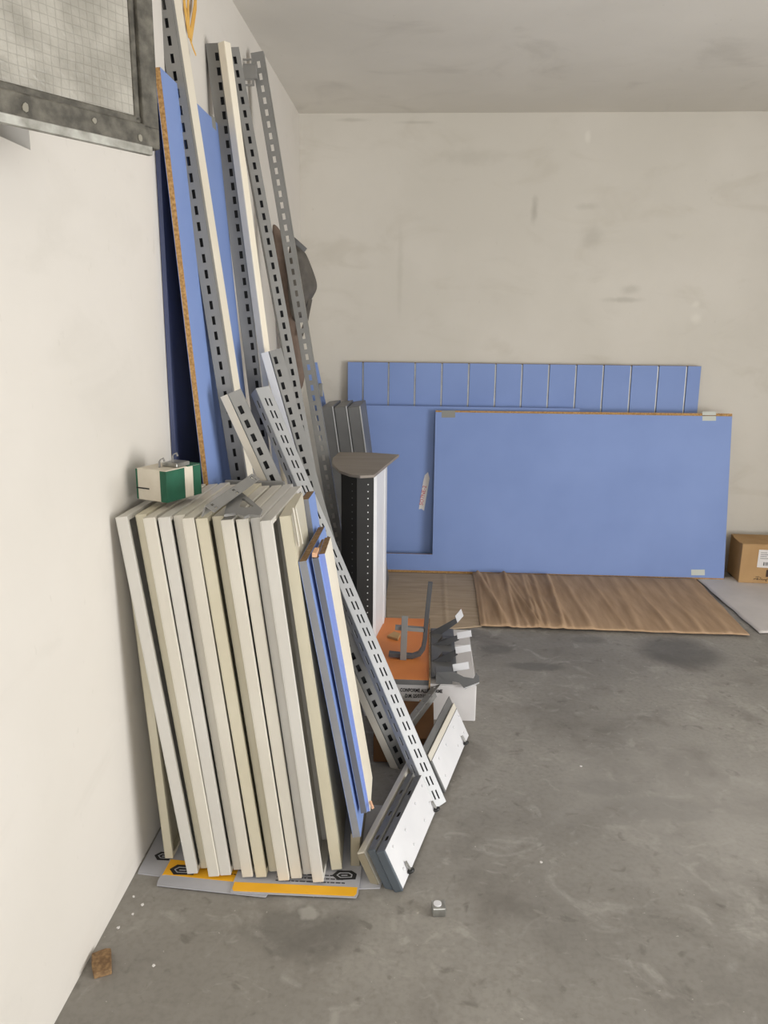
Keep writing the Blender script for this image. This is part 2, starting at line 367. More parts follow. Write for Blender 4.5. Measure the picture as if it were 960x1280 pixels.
def creases(s, t):
    v = 0
    for (s0, k, w, h) in CREASE: v += h*math.exp(-((s-s0-k*t)/w)**2)
    return v*(.55+.6*abs(noise.noise(V((s*5, t*4, 1.3))))) + .35*noise.noise(V((s*4, t*3, 9)))+.5*.4
random.seed(3)
CREASE = [(random.uniform(.0, .36), random.uniform(-.10, .02), random.uniform(.004, .011), random.uniform(.3, 1)) for _ in range(24)] + [(.42, -.03, .012, .7), (.55, -.04, .01, .6), (.60, .02, .02, .5), (.72, -.03, .01, .6), (.83, -.03, .012, .5), (.93, 0, .02, .6)]
corrug_sheet('cardboard_sheet', [(.306, 3.765), (1.665, 3.745), (1.70, 4.66), (.32, 4.66)], 270, 40, .012, .019, creases, CARDB,
             'brown creased cardboard sheet flat on the floor before the blue boards', 'cardboard')
corrug_sheet('cardboard_sheet', [(-.17, 3.62), (.315, 3.78), (.37, 4.665), (-.25, 4.665)], 50, 60, .0055, .004,
             lambda s, t: .5+.5*noise.noise(V((s*5, t*26, 2)))+(1.2*math.exp(-((s-.62)/.012)**2)), CARDT,
             'old tan cardboard sheet on the floor behind the orange panel', 'cardboard', th=.0035)
corrug_sheet('protective_sheet', [(1.735, 3.80), (2.75, 3.86), (2.80, 4.80), (1.715, 4.72)], 40, 30, .006, .003,
             lambda s, t: .5+.5*noise.noise(V((s*5, t*5, 5))), WSHEET, 'dusty white sheet on the floor under the cardboard box', 'sheet')

def flat_pack(quad, z0, th, base_mat, label, yellow, logo, lines):
    """a flattened printed carton; quad: near-left, near-right, far-right, far-left"""
    a, b, c, d = [V((p[0], p[1], 0)) for p in quad]
    t = thing('flattened_carton', ((a+b)/2)+V((0, 0, z0)), label, 'cardboard', 'flattened printed cartons under the shelf stack')
    n = V((0, 0, 1))
    def q(s, u): return (a*(1-s)+b*s)*(1-u)+(d*(1-s)+c*s)*u
    r = .03
    poly = [q(0, r*1.5), q(r*.4, .0), q(1-r*.4, 0), q(1, r*1.5), q(1, 1), q(0, 1)]
    MB().prism([(p.x, p.y) for p in poly], z0, z0+th).build('carton_sheet', base_mat, t)
    if yellow:
        u0, u1 = yellow
        pl = [q(0.012, max(u0, .04)), q(.03, u0+.012), q(.97, u0+.012), q(.988, max(u0, .04)), q(.988, u1), q(.012, u1)]
        MB().prism([(p.x, p.y) for p in pl], z0+th, z0+th+.0008).build('yellow_print', YELLOW, t)
    if logo:
        for (s, u, w) in logo:
            p = q(s, u); e = (b-a).normalized(); f = V((-e.y, e.x, 0)); TT = frame(p+V((0, 0, z0+th)), e, f, n)
            hexo = [(-w, .0), (-w*.62, .55*w), (w*.55, .62*w), (w, .25*w), (w*.95, -.35*w), (-w*.5, -.52*w)]
            l = MB().prism(hexo, .0, .0016, TT).build('emblem', INK, t)
            inn = [(x*.66, y*.58) for x, y in hexo]; inn2 = [(x*.56, y*.44) for x, y in hexo]
            MB().prism(inn, .0016, .0020, TT, inn2).build('emblem_outline', GCARD, l)
            MB().prism([(-w*.25, -.06*w), (w*.25, -.02*w), (w*.25, .08*w), (-w*.25, .04*w)], .0016, .0020, TT).build('emblem_bar', GCARD, l)
    if lines:
        mb = MB(); e = (b-a).normalized(); f = V((-e.y, e.x, 0))
        for (s, u, ln) in lines:
            p = q(s, u); TT = frame(p+V((0, 0, z0+th)), e, f, n); x = 0
            while x < ln:
                w = random.uniform(.006, .016); mb.box((x, -.0014, 0), (x+w, .0014, .0013), TT); x += w+.003
        mb.build('printed_text_lines', INK, t)
    return t
flat_pack([(-.785, 1.835), (-.60, 1.815), (-.60, 2.22), (-.785, 2.22)], 0, .003, GCARD, 'grey flattened carton with black emblem in the corner by the white wall', None, [(.3, .20, .032)], None)
flat_pack([(-.715, 1.787), (-.40, 1.762), (-.37, 2.12), (-.70, 2.14)], .0036, .003, GCARD, 'flattened carton with yellow band set back behind its grey edge', (.11, .30), [(.17, .185, .038)], [(.45, .2, .12)])
flat_pack([(-.30, 1.80), (-.095, 1.822), (-.07, 2.2), (-.28, 2.2)], .0001, .003, GCARD, 'plain grey flattened carton end beside the pale steel trays', None, None, None)
flat_pack([(-.505, 1.770), (-.155, 1.772), (-.15, 2.12), (-.49, 2.12)], .0072, .003, GCARD, 'frontmost flattened carton with yellow front stripe and black emblem', (.0, .11), [(.87, .235, .034)], [(.33, .15, .1), (.33, .19, .1), (.33, .23, .1), (.33, .27, .1), (.58, .15, .1), (.58, .19, .1), (.58, .23, .1)])

# ------------------------------------------------------------------ the stack of cream shelves standing on end
LEN, DEP, TK = 1.03, .455, .030
def shelf_mesh():
    """steel tray: local x from 0 (open side, right) to -TK (panel), y depth, z length"""
    mb = MB(); s = .0022; r = .011
    mb.box((-TK, 0, 0), (-TK+s, DEP, LEN))
    mb.box((-TK+s, 0, 0), (0, s, LEN)); mb.box((-TK+s, DEP-s, 0), (0, DEP, LEN))
    mb.box((-TK+s, s, 0), (0, DEP-s, s)); mb.box((-TK+s, s, LEN-s), (0, DEP-s, LEN))
    mb.box((-s, s, s), (0, s+r, LEN-s)); mb.box((-s, DEP-s-r, s), (0, DEP-s, LEN-s))
    mb.box((-s, s+r, LEN-s-r), (0, DEP-s-r, LEN-s)); mb.box((-s, s+r, s), (0, DEP-s-r, s+r))
    return mb
def rib_mesh():
    return MB().box((-TK+.0024, .18, .004), (-.008, .19, LEN-.004)).box((-TK+.0024, .26, .004), (-.008, .27, LEN-.004)).box((-.0095, .19, .004), (-.008, .26, LEN-.004))
_s = shelf_mesh().build('metal_shelf', CREAM, origin=V((0, 0, 0)), bevel=.0035)
_r = rib_mesh().build('stiffening_rib', CREAM, origin=V((0, 0, 0))); _r.parent = _s
# (bottom right px, top right px, front y, material, wording)
SH = [('A', None, None, 1.893, CREAMY, 'yellowed steel shelf standing on end, nearest the white wall and set back'),
      ('B', 248, 166, 1.825, CREAMG, 'pale shelf on end, second from the white wall, under the green and cream box'),
      ('C', None, 181.5, 1.850, CREAMY, 'set-back yellowish shelf on end, third from the white wall in the stack'),
      ('D', 275, 196.6, 1.818, CREAM, 'cream shelf on end, fourth from the white wall, standing proud of its left neighbour'),
      ('E', 289, 214, 1.825, CREAMG, 'pale grey shelf on end, fifth from the white wall, just left of the stack centre'),
      ('F', None, 228.4, 1.850, CREAM, 'set-back cream shelf on end, sixth from the white wall in the stack'),
      ('G', 318, 244, 1.822, CREAM, 'cream shelf on end, seventh from the white wall, left of the bracket foot'),
      ('H', 335, 261, 1.824, CREAMY, 'yellowish shelf on end, eighth from the wall, under the near foot of the grey bracket'),
      ('I', None, 278, 1.850, CREAMY, 'set-back shelf on end, ninth from the white wall, beneath the grey bracket'),
      ('J', 364, 293, 1.815, CREAM, 'cream shelf on end, tenth from the white wall, right of the bracket foot'),
      ('K', 379, 311, 1.826, CREAM, 'cream shelf on end, eleventh from the white wall, under the bracket arm tip'),
      ('L', None, 325, 1.845, CREAMG, 'set-back pale grey shelf on end, twelfth from the white wall'),
      ('M', 403, 338, 1.815, CREAMG, 'pale shelf on end, thirteenth from the wall, with its open side and lip showing'),
      ('N', 427, 361, 1.870, CREAMY, 'yellowed shelf on end at the right end of the cream stack, set back')]
xb = []; xt = []; ys = []
for (k, b, t, y, mt, lb) in SH:
    xb.append(at(b, 1092, z=.014).x if b else None); xt.append(at(t, 648, y=1.85).x if t else None); ys.append(y)
xb[0] = -.700; xt[0] = -.765; xt[1] = -.744
for i in (2, 5, 8, 11): xb[i] = xb[i+1]-.0325
xt[1] = -.744
for i in range(2, len(SH)):
    xb[i] = max(xb[i], xb[i-1]+.0312); xt[i] = max(xt[i], xt[i-1]+.0312)
for i in range(2, len(SH)): xt[i] = max(xt[i], xt[i-1]+.0312)
for i, (k, b, t, y, mt, lb) in enumerate(SH):
    if i == 0: o, r = _s, _r
    else:
        o = _s.copy(); o.data = _s.data.copy(); COL.objects.link(o); r = _r.copy(); r.data = _r.data.copy(); COL.objects.link(r); r.parent = o
    o.data.materials.clear(); o.data.materials.append(mt); r.data.materials.clear(); r.data.materials.append(mt)
    ang = math.asin(max(-.25, min(.25, (xt[i]-xb[i])/LEN)))
    zb = .0150 if i else .0085
    zb += TK*math.sin(abs(ang))
    o.matrix_world = Matrix.Translation((xb[i], ys[i], zb)) @ Matrix.Rotation(ang, 4, 'Y') @ Matrix.Rotation(-.010, 4, 'X')
    if i == 0: o.matrix_world = o.matrix_world @ Matrix.Diagonal((.8, 1, .86, 1))
    if k == 'N': o.matrix_world = o.matrix_world @ Matrix.Rotation(.065, 4, 'Z') @ Matrix.Diagonal((1, .68, 1, 1)) @ Matrix.Translation((-TK, DEP, 0)) @ Matrix.Rotation(math.pi, 4, 'Z')
    tag(o, lb, 'shelf', 'cream steel shelves standing on end')
ANG = ang
XT, XB = xt, xb

# ------------------------------------------------------------------ laminated boards
def lam_board(name, label, o, up, dep, th, right, left, front=None, core=CHIP, top=None, cat='board', group=None):
    """o: bottom front right corner; up/dep vectors with length; th: thickness (towards -x side)"""
    o, up, dep = V(o), V(up), V(dep); n = dep.normalized().cross(up.normalized()).normalized()
    if n.x > 0: n = -n                                        # n points left
    t = thing(name, o, label, cat, group)
    f = .0012; fb = .0015; dh = dep.normalized()
    c0 = o+n*f + (dh*fb if front else V((0, 0, 0)))
    MB().par(c0, up, dep-(dh*fb if front else V((0, 0, 0))), n*(th-2*f)).build('chipboard_core', core, t)
    MB().par(o, up, dep, n*f).build('laminate_face', right, t)
    MB().par(o+n*(th-f), up, dep, n*f).build('laminate_face', left, t)
    if front: MB().par(o+n*f, up, dh*fb, n*(th-2*f)).build('edge_band', front, t)
    return t
def lean_vec(tb, tt): return V(tt)-V(tb)
# tall blue boards against the left wall
SHADE_NAVY = mat('shade_navy', S(74, 82, 116), S(68, 76, 108), .5, scale=2)  # dark navy stands in for the deep shade beside the left wall
lam_board('shade_board', 'tall dark navy board painted as shade in the gap by the white wall, leftmost of the leaning boards', (-.7755, 2.335, 0), (-.0005, 0, 2.12), (0, .55, 0), .013, SHADE_NAVY, SHADE_NAVY, SHADE_NAVY)
b1 = V((-.596, 2.318, 0)); t1 = V((-.7565, 2.318, 2.205))
P1 = lam_board('blue_board', 'tall blue board with raw chipboard front edge leaning behind the cream shelves', b1, t1-b1, (0, .60, 0), .018, BLUE, BLUE, None)
MB().par(at(263, 143, x=-.760)+V((.006, 0, -.06)), (0, .05, 0), (-.004, 0, .06), (.001, 0, 0)).build('tape_scrap', TAPE, P1)
# ivory board beside the first upright
a = at(217.5, 0, y=2.505); c = at(308.5, 590, y=2.505); d = (a-c); k0 = c.z/d.z
bot = c-d*k0; up = d.normalized()*2.62/ d.normalized().z
lam_board('ivory_board', 'tall narrow ivory board with brown edge right of the leftmost slotted upright', bot, up, (0, .085, 0), .012, IVORY, IVORY, None, CHIPD)
# square ivory post
def line2(ptop, pbot, y):
    a = at(*ptop, y=y); c = at(*pbot, y=y); d = a-c; return c-d*(c.z/d.z), a
pb, pt_ = line2((276, 52), (326, 434), 2.88)
ax = (pt_-pb).normalized(); wv = V((math.cos(-.5), math.sin(-.5), 0)); wv = (wv-ax*wv.dot(ax)).normalized(); dv = ax.cross(wv)
if dv.y < 0: dv = -dv
tag(MB().par(pb-wv*.016, ax*(pt_-pb).length, wv*.032, dv*.032).build('square_post', IVORY, bevel=.003), 'square ivory post between two grey slotted uprights', 'post')

# ------------------------------------------------------------------ slotted uprights
def plate(mb, fn, w, L, cols, pitch, sh, off=.02):
    """flat strip with real holes: cols = [(centre u, slot width, phase)]; fn maps (u, v) to space"""
    us = {0, w}; rows = []
    for (u, sw, ph) in cols:
        us |= {u-sw/2, u+sw/2}; q = off+ph
        while q+sh < L-.012: rows.append((u-sw/2, u+sw/2, q, q+sh)); q += pitch
    vs = {0, L}
    for r in rows: vs |= {r[2], r[3]}
    us = sorted(us); vs = sorted(vs)
    # drop nearly equal values
    def uniq(l):
        out = [l[0]]
        for x in l[1:]:
            if x-out[-1] > 1e-6: out.append(x)
        return out
    us = uniq(us); vs = uniq(vs); idx = {}
    verts = []; faces = []
    rowset = {}
    for (a, b, c, d) in rows: rowset.setdefault(round(a, 6), []).append((b, c, d))
    for i in range(len(us)-1):
        uc = (us[i]+us[i+1])/2
        mine = [(c, d) for (a, b, c, d) in rows if a < uc < b]
        mi = 0
        for j in range(len(vs)-1):
            vc = (vs[j]+vs[j+1])/2
            while mi < len(mine) and mine[mi][1] < vc: mi += 1
            if mi < len(mine) and mine[mi][0] < vc < mine[mi][1]: continue
            q = []
            for (x, y) in ((us[i], vs[j]), (us[i+1], vs[j]), (us[i+1], vs[j+1]), (us[i], vs[j+1])):
                kk = (round(x, 6), round(y, 6))
                if kk not in idx: idx[kk] = len(verts); verts.append(fn(x, y))
                q.append(idx[kk])
            faces.append(q)
    mb.add(verts, faces)
def upright(label, base, top, facing, w, d, front, left, right, back=None, pitch=.047, sh=.026, material=STEEL, off=.02):
    base, top = V(base), V(top); L = (top-base).length; a = (top-base).normalized()
    n = V(facing); n = (n-a*n.dot(a)).normalized(); wv = a.cross(n); dv = -n
    O = base-wv*(w/2)
    mb = MB()
    plate(mb, lambda u, v: O+wv*u+a*v, w, L, front, pitch, sh, off)
    plate(mb, lambda u, v: O+dv*u+a*v, d, L, left, pitch, sh, off)
    plate(mb, lambda u, v: O+wv*w+dv*u+a*v, d, L, right, pitch, sh, off)
    if back is not None: plate(mb, lambda u, v: O+dv*d+wv*u+a*v, w, L, back, pitch, sh, off)
    else:
        lip = .010
        plate(mb, lambda u, v: O+dv*d+wv*u+a*v, lip, L, [], pitch, sh); plate(mb, lambda u, v: O+dv*d+wv*(w-u)+a*v, lip, L, [], pitch, sh)
    mid = base+dv*(d/2)
    o = mb.build('slotted_upright', material, origin=base, solid=.0022, merge=True, orient=lambda c: (c-mid)-a*(c-mid).dot(a))
    o.data.materials.append(SLOT_SHADE); o.modifiers['thickness'].material_offset = 1
    return tag(o, label, 'upright', 'grey slotted steel uprights'), dict(O=O, w=wv, d=dv, a=a, L=L)
ub, ut = line2((204, 0), (297, 590), 2.465)
ext = (ut-ub)*(1+.12/ut.z)
upright('tallest leftmost slotted upright crossing the top edge of the photo', ub, ub+ext, (.05, -1, 0), .047, .03, [(.0235, .010, 0)], [], [], [])
ub, ut = line2((266, 54), (312, 430), 2.92)
upright('slotted upright half hidden behind the square ivory post', ub, ut, (.15, -1, 0), .05, .035, [(.034, .012, 0)], [], [], [])
ub, ut = line2((291, 59), (394, 620), 3.18)
u3, F3 = upright('tall slotted upright linked at its top by a small plate, left one of that pair', ub, ut, (.42, -1, 0), .044, .034, [(.022, .012, 0)], [(.02, .010, .01)], [(.011, .006, 0), (.023, .006, .004)], [])
ub, ut = line2((321, 65), (424, 690), 3.55)
u4, F4 = upright('tall slotted upright with see-through slots, right one of the linked pair', ub, ut, (.02, -1, 0), .052, .03, [(.026, .013, 0)], [], [])
# connecting plate hooked between the two tall uprights
c1 = at(301, 74, y=3.5); c2 = at(319, 108, y=3.5); cw = c2.x-c1.x; ch = c1.z-c2.z
tp = thing('joining_plate', (c1.x, 3.50, c2.z), 'small grey joining plate with slotted ends between two tall upright tops', 'plate')
mb = MB(); mb.box((c1.x-.02, 3.49, c2.z+ch*.26), (c2.x+.01, 3.515, c1.z-ch*.22)).build('plate_body', STEEL, tp, bevel=.003)
def slot_lug(z0, z1):
    x0, x1 = c1.x, c2.x-.002; zz = (z0+z1)/2; hx = (x1-x0)/2; cx = (x0+x1)/2; hz = (z1-z0)/2
    po = [(-hx, -hz), (hx, -hz), (hx, hz), (-hx, hz)]; pi_ = [(-hx*.62, -hz*.5), (hx*.62, -hz*.5), (hx*.62, hz*.5), (-hx*.62, hz*.5)]
    MB().prism(po, 0, .004, frame((cx, 3.497, zz), (1, 0, 0), (0, 0, 1), (0, -1, 0)), pi_).build('slotted_lug', STEEL, tp)
slot_lug(c1.z-ch*.24, c1.z); slot_lug(c2.z, c2.z+ch*.28)
# short uprights leaning towards the aisle
v1t = at(293, 489, y=2.395); v1b = at(500, 945, y=2.43); v1b = v1b-(v1t-v1b)*(v1b.z/(v1t.z-v1b.z))
v2t = at(328, 484, y=2.66); v2b = at(550, 1007, z=.002)
f45 = V((-.35, -1, .0))
def axis_pt(b, t, k): return b+(t-b)*k
# leftmost short one: narrow ivory edge plus slotted side
v1, F = upright('short slotted upright with an ivory front edge, leaning behind the cream shelves', v1b, v1t, (.35, -1, .2), .042, .022, [(.016, .013, 0)], [], [], [], pitch=.0475)
cs = MB().par(F['O']-F['w']*.003, F['a']*F['L'], F['d']*.018-F['w']*.022, F['d']*-.004); 
WLOC[v1.name] = v1b
cs.build('ivory_edge_strip', IVORY, v1)
v2, F = upright('front slanting upright with paired slots, its foot on the floor by the pale trays', v2b, v2t, (.80, -1, .45), .052, .046, [(.019, .0055, .004), (.033, .0055, 0)], [(.024, .010, .01)], [], [], pitch=.0475, sh=.030, material=STEELL)
v3b, v3t = line2((344, 437), (390, 600), 2.80)
v3, F = upright('mid-height slotted upright with a lilac-white left edge in front of the linked pair', v3b, v3t, (.35, -1, 0), .044, .03, [(.014, .012, 0), ], [], [(.010, .007, 0), (.022, .007, .006)], [])
WLOC[v3.name] = v3b
MB().par(F['O']-F['w']*.004, F['a']*F['L'], -F['w']*.026+F['d']*.010, F['d']*.004).build('white_edge_strip', WHITE, v3)
v2['label'] = 'front slanting upright with paired slots, its foot on the floor by the pale trays'

# grey steel panel standing directly behind the shelf stack
tag(MB().par((-.47, 2.352, 0), (-.16, 0, 1.035), (.19, 0, 0), (0, .012, 0)).build('steel_sheet', STEEL, bevel=.003), 'grey steel panel standing right behind the cream shelves, only its top showing', 'panel')

# ------------------------------------------------------------------ boards right of the shelves
m0t = at(386, 624, y=2.20); m0b = V((m0t.x+.135, 2.20, 0.0))
lam_board('blue_board', 'blue board with grey edge peeking out behind the yellowed end shelf', m0b, m0t-m0b, (0, .12, 0), .026, BLUE, BLUE, GREYE, CHIPD)
k1b = at(451, 1046, y=1.885); k1t = at(383.5, 701, y=k1b.y)
lam_board('blue_board', 'blue board with grey front edge, first right of the cream shelves', k1b, k1t-k1b, (0, .36, 0), .022, BLUE, BLUE, GREYE, CHIPD)
k2t = at(398.5, 697, y=1.905); k2b = at(459, 1016, y=1.905)
K2 = lam_board('blue_board', 'slate-edged blue board with a broken pale corner, middle of three leaning boards', k2b, k2t-k2b, (0, .19, 0), .019, BLUE, BLUE, GREYD, CHIPD)
MB().par(k2t+V((-.018, .002, .0)), (.012, 0, 0), (0, .05, 0), (0, 0, .012)).build('broken_corner', DOWEL, K2)
k3t = at(406.5, 692, y=1.92); k3b = at(463, 1014, y=1.92)
dd = at(413.5, 671, z=k3t.z)-k3t
K3 = lam_board('ivory_board', 'ivory-faced board with blue front edge, rightmost of three leaning boards', k3b, k3t-k3b, dd, .018, IVORY, BLUE, BLUEE, CHIPD)
MB().cyl(at(463, 1002, y=1.925), at(466, 1010, y=1.905), .004).build('dowel', DOWEL, K3)
tag(MB().box((k1b.x-.030, k1b.y+.012, .0035), (k1b.x-.004, k1b.y+.34, k1b.z-.001)).build('timber_block', TAN, bevel=.002), 'tan block on the floor under the first blue leaning board', 'block')
# thin price-rail strips hooked on the end shelf
for i, (px0, px1) in enumerate(((364.5, 372), (367.5, 376.5))):
    a = at(px0, 634, y=1.885+.02*i); b = at(px1, 682-3*i, y=1.885+.02*i)
    sd = V((.5, -1, 0)).normalized()
    tag(MB().par(b, a-b, sd*.010, V((.0025, .0012, 0))).build('price_rail', CREAM, bevel=.0006), ['short thin cream strip against the end shelf, left of a pair', 'short thin cream strip against the end shelf, right of a pair'][i], 'strip', 'cream strips hooked beside the end shelf')

# ------------------------------------------------------------------ plinth, trays
e = V((.252, .968, 0)).normalized(); h = V((-.42, .11, .90)); h = (h-e*h.dot(e)).normalized(); n = e.cross(h)
if n.x < 0: n = -n
def tray(label, low, length, hgt, depth, plate_mat, flange_mat, rim_mat, bolts, feet, holes, name='steel_tray', lip=None):
    T = frame(low, e, h, n); t = thing(name, low, label, 'tray')
    s = .0025
    MB().box((0, 0, -s), (length, hgt, 0), T).build('tray_plate', plate_mat, t, bevel=.0015)
    # top flange with punched holes
    mb = MB(); O = T @ V((0, hgt, 0))
    us = []
    def fn(u, v): return O+e*v-n*u
    plate(mb, fn, depth, length, [(depth*.5, .009, 0)], .115, .022, .05)
    mb.build('top_flange', flange_mat, t, solid=.0022)
    MB().box((0, 0, -depth), (length, s, -s), T).build('bottom_flange', flange_mat, t, bevel=.001)
    en = MB().box((-.002, -.003, -depth), (.006, hgt+.002, .002), T); en.build('rounded_end', rim_mat, t, bevel=.0045, seg=3)
    MB().box((length-s, 0, -depth), (length, hgt, -s), T).build('end_flange', flange_mat, t, bevel=.001)
    for (u, v) in bolts: MB().tube([T @ V((u, v, 0)), T @ V((u, v, .004))], .0042, 10).build('weld_stud', WHITE, t, bevel=.001)
    for (u, v) in feet:
        b = MB().cyl(T @ V((u, v+.02, .006)), T @ V((u, v-.014, .009)), .0035, 8).build('adjuster_bolt', ZINC, t)
        MB().cyl(T @ V((u, v-.006, .008)), T @ V((u, v-.014, .0088)), .011, 14).build('adjuster_foot', BLACK, b, bevel=.002)
    if lip: MB().box((0, hgt, -.004), (length, hgt+lip, -.001), T).build('folded_lip', CREAM, t); MB().box((0, hgt+lip-.003, -.010), (length, hgt+lip+.030, -.0075), T).build('rear_flange', STEELD, t)
    return t
low1 = at(503, 1113, z=.010)
tray('near pale steel tray leaning on its long edge, front end by the flattened cartons', low1, .388, .122, .026, WHITE, STEELD, RIM,
     [(.05, .03), (.05, .10), (.15, .085), (.16, .03), (.27, .095), (.28, .03), (.36, .10), (.36, .04)], [(.07, .018), (.37, .018)], 3)
low2 = low1-n*.031+e*.006+h*.004
tray('dark-flanged steel tray squeezed between the ivory plinth and the near pale tray', low2, .40, .124, .022, STEEL, STEELD, RIM, [], [], 3)
low3 = low1+e*.482+V((.006, 0, .003))
tray('far pale steel tray on its long edge beyond the slanting upright', low3, .385, .115, .034, WHITE, STEELD, STEELD,
     [(.05, .03), (.06, .09), (.16, .085), (.25, .03), (.28, .09), (.37, .09), (.35, .03)], [(.31, .018)], 3, lip=.024)
low4 = low1-n*.066+e*.010
Tp = frame(low4, e, h, n)
pl = thing('plinth_board', low4, 'slim ivory plinth on its long edge left of the steel trays', 'plinth')
MB().box((0, 0, -.024), (.52, .128, 0), Tp).build('plinth_body', CREAM, pl, bevel=.003)
MB().box((-.003, 0.001, -.023), (.001, .124, -.001), Tp).build('end_cap', TAN, pl, bevel=.001)
# perforated angle rail behind the far tray
ra = at(548, 868, y=2.80); rb = V((ra.x-.12, 2.44, .108)); rd = (ra-rb)
mb = MB(); up_ = V((-.45, 0, .9)).normalized(); rn = rd.normalized()
plate(mb, lambda u, v: rb+up_*u+rn*v, .045, rd.length, [(.022, .009, 0)], .07, .014, .03)
sd = V((.75, -.1, .25)).normalized()
plate(mb, lambda u, v: rb+up_*.045+sd*u+rn*v, .032, rd.length, [(.016, .009, .03)], .07, .014, .03)
tag(mb.build('angle_rail', STEEL, solid=.0025, merge=True), 'grey punched angle rail lying behind the far pale tray', 'rail')

# ------------------------------------------------------------------ cartons, orange panel, hooks
cx0, cx1, cy0, cy1, cz = -.16, .222, 2.78, 3.36, .150
wc = thing('white_carton', (.03, 2.78, 0), 'white carton with black printed lettering behind the far pale tray', 'carton')
mb = MB(); mb.box((cx0, cy0, 0.0), (cx1, cy1, cz)); mb.build('carton_body', WCARD, wc, bevel=.004)
MB().par((cx0+.002, cy0+.004, cz), (cx1-cx0-.004, 0, 0), (0, .18, 0), (0, 0, .003)).build('carton_flap', WCARD, wc)
MB().par((cx0+.002, cy1-.184, cz), (cx1-cx0-.004, 0, 0), (0, .18, 0), (0, 0, .003)).build('carton_flap', WCARD, wc)
TX = frame((at(500, 868, y=cy0).x, cy0-.0004, .118), (1, 0, 0), (0, 0, 1), (0, -1, 0))
tm = text_mb('CONFORME ALLE NORME', .021, TX, sx=.68, bold=.0006); text_mb('D.M. 25/07/1983', .021, TX @ Matrix.Translation((.02, -.024, 0)), mb=tm, sx=.68, bold=.0006)
tm.build('printed_lettering', INK, wc)
MB().box((.0, cy0-.001, .0), (.05, cy0, .085)).build('brown_tape', CARD, wc)
bc = MB().box((-.16, 2.46, 0), (.055, 2.74, .10)); tag(bc.build('brown_carton', mat('dark_kraft', S(120, 84, 50), S(106, 72, 42), .85, scale=6), bevel=.003), 'low brown carton tucked behind the ivory plinth and slanting upright', 'carton')
op = thing('orange_panel', (.0, 2.9, cz+.003), 'orange laminated panel lying on the white carton', 'panel')
oz = cz+.0035
q0 = at(536, 851, z=oz+.02); q1 = at(536, 772, z=oz+.02)
MB().box((-.20, q0.y, oz), (q0.x, 3.42, oz+.022)).build('panel_body', STEELD, op, bevel=.001)
MB().box((-.20, q0.y, oz+.022), (q0.x, 3.42, oz+.0235)).build('orange_face', ORANGE, op)
MB().box((q0.x, q0.y-.01, oz), (q0.x+.006, 3.40, oz+.034)).box((q0.x, cy0-.006, cz-.035), (q0.x+.006, cy0-.002, oz+.03)).build('chipboard_edge', CHIPD, op)
oz2 = oz+.0235
# bent flat bar standing on the orange panel
bb0 = at(486, 822, z=oz2); yb_ = bb0.y
bt = thing('bent_bracket', (at(520, 818, z=oz2).x, yb_, oz2), 'tall dark bent steel bar standing on the orange panel', 'bracket')
pts = [at(486, 817, y=yb_), at(515, 820, y=yb_), at(524, 817, y=yb_), at(529, 810, y=yb_), at(531, 800, y=yb_), at(534, 765, y=yb_), at(538, 728, y=yb_)]
for p in pts[:2]: p.z = max(p.z, oz2+.006)
MB().tube(pts, 0, flat=(.012, .009, (0, 1, 0))).build('bent_bar', DARKM, bt, bevel=.001)
p = at(531, 787, y=yb_); p2 = at(494, 784, y=yb_)
MB().tube([p, p2], 0, flat=(.012, .008, (0, 1, 0))).build('cross_arm', STEEL, bt, bevel=.001)
sp0 = at(500, 824, y=yb_-.02); sp1 = at(503, 770, y=yb_-.02)
tag(MB().par((sp0.x, yb_-.022, oz2), (.026, 0, 0), (.004, .0, sp1.z-oz2), (0, .006, 0)).build('flat_strip', STEEL, bevel=.001), 'short grey flat strip upright in front of the bent bar on the orange panel', 'strip')
# loose offcut at the left of the orange panel
a = at(489, 800, z=oz2)
tag(MB().prism([(0, 0), (.05, -.03), (.06, .03), (.03, .055)], 0, .012, Matrix.Translation((a.x-.02, a.y+.02, oz2))).build('cardboard_scrap', CARD, bevel=.002), 'torn cardboard scrap on the left of the orange panel', 'scrap')
# hook rack lying on the carton
hz = cz+.0045
hr = thing('hook_rack', at(545, 845, z=hz), 'dark grey hook rack with white arm tips lying right of the orange panel', 'rack')
h0 = at(537, 848, z=hz); h1 = at(573, 852, z=hz); h2 = at(575, 790, z=hz); h3 = at(541, 786, z=hz)
hx0 = q0.x+.010; hx1 = hx0+.105; hy0 = h0.y; hy1 = h3.y
MB().box((hx0, hy0, hz), (hx1, hy1, hz+.004)).build('back_plate', STEELD, hr, bevel=.003)
def hook(base, tip, wb, wt, tipq, last=False):
    """triangular arm of sheet steel rising from the plate, with a white end plate"""
    base, tip = V(base), V(tip); d = (tip-base)
    a = MB(); th = V((0, .003, 0))
    A = [base+V((-wb*.7, 0, 0)), base+V((wb*.5, 0, .0)), tip+V((.004, 0, -wt)), tip+V((-.004, 0, 0))]
    a.add([p_-th for p_ in A]+[p_+th for p_ in A], [(0, 1, 2, 3), (7, 6, 5, 4), (0, 4, 5, 1), (1, 5, 6, 2), (2, 6, 7, 3), (3, 7, 4, 0)])
    arm = a.build('hook_arm', DARKM, hr)
    if tipq is not None:
        c = tip; ux, uz = V(tipq[0]), V(tipq[1])
        MB().par(c-ux*.1-uz*.5+V((0, -.006, 0)), ux, uz, V((0, .003, 0))).build('white_tip', WHITE, arm, bevel=.0012)
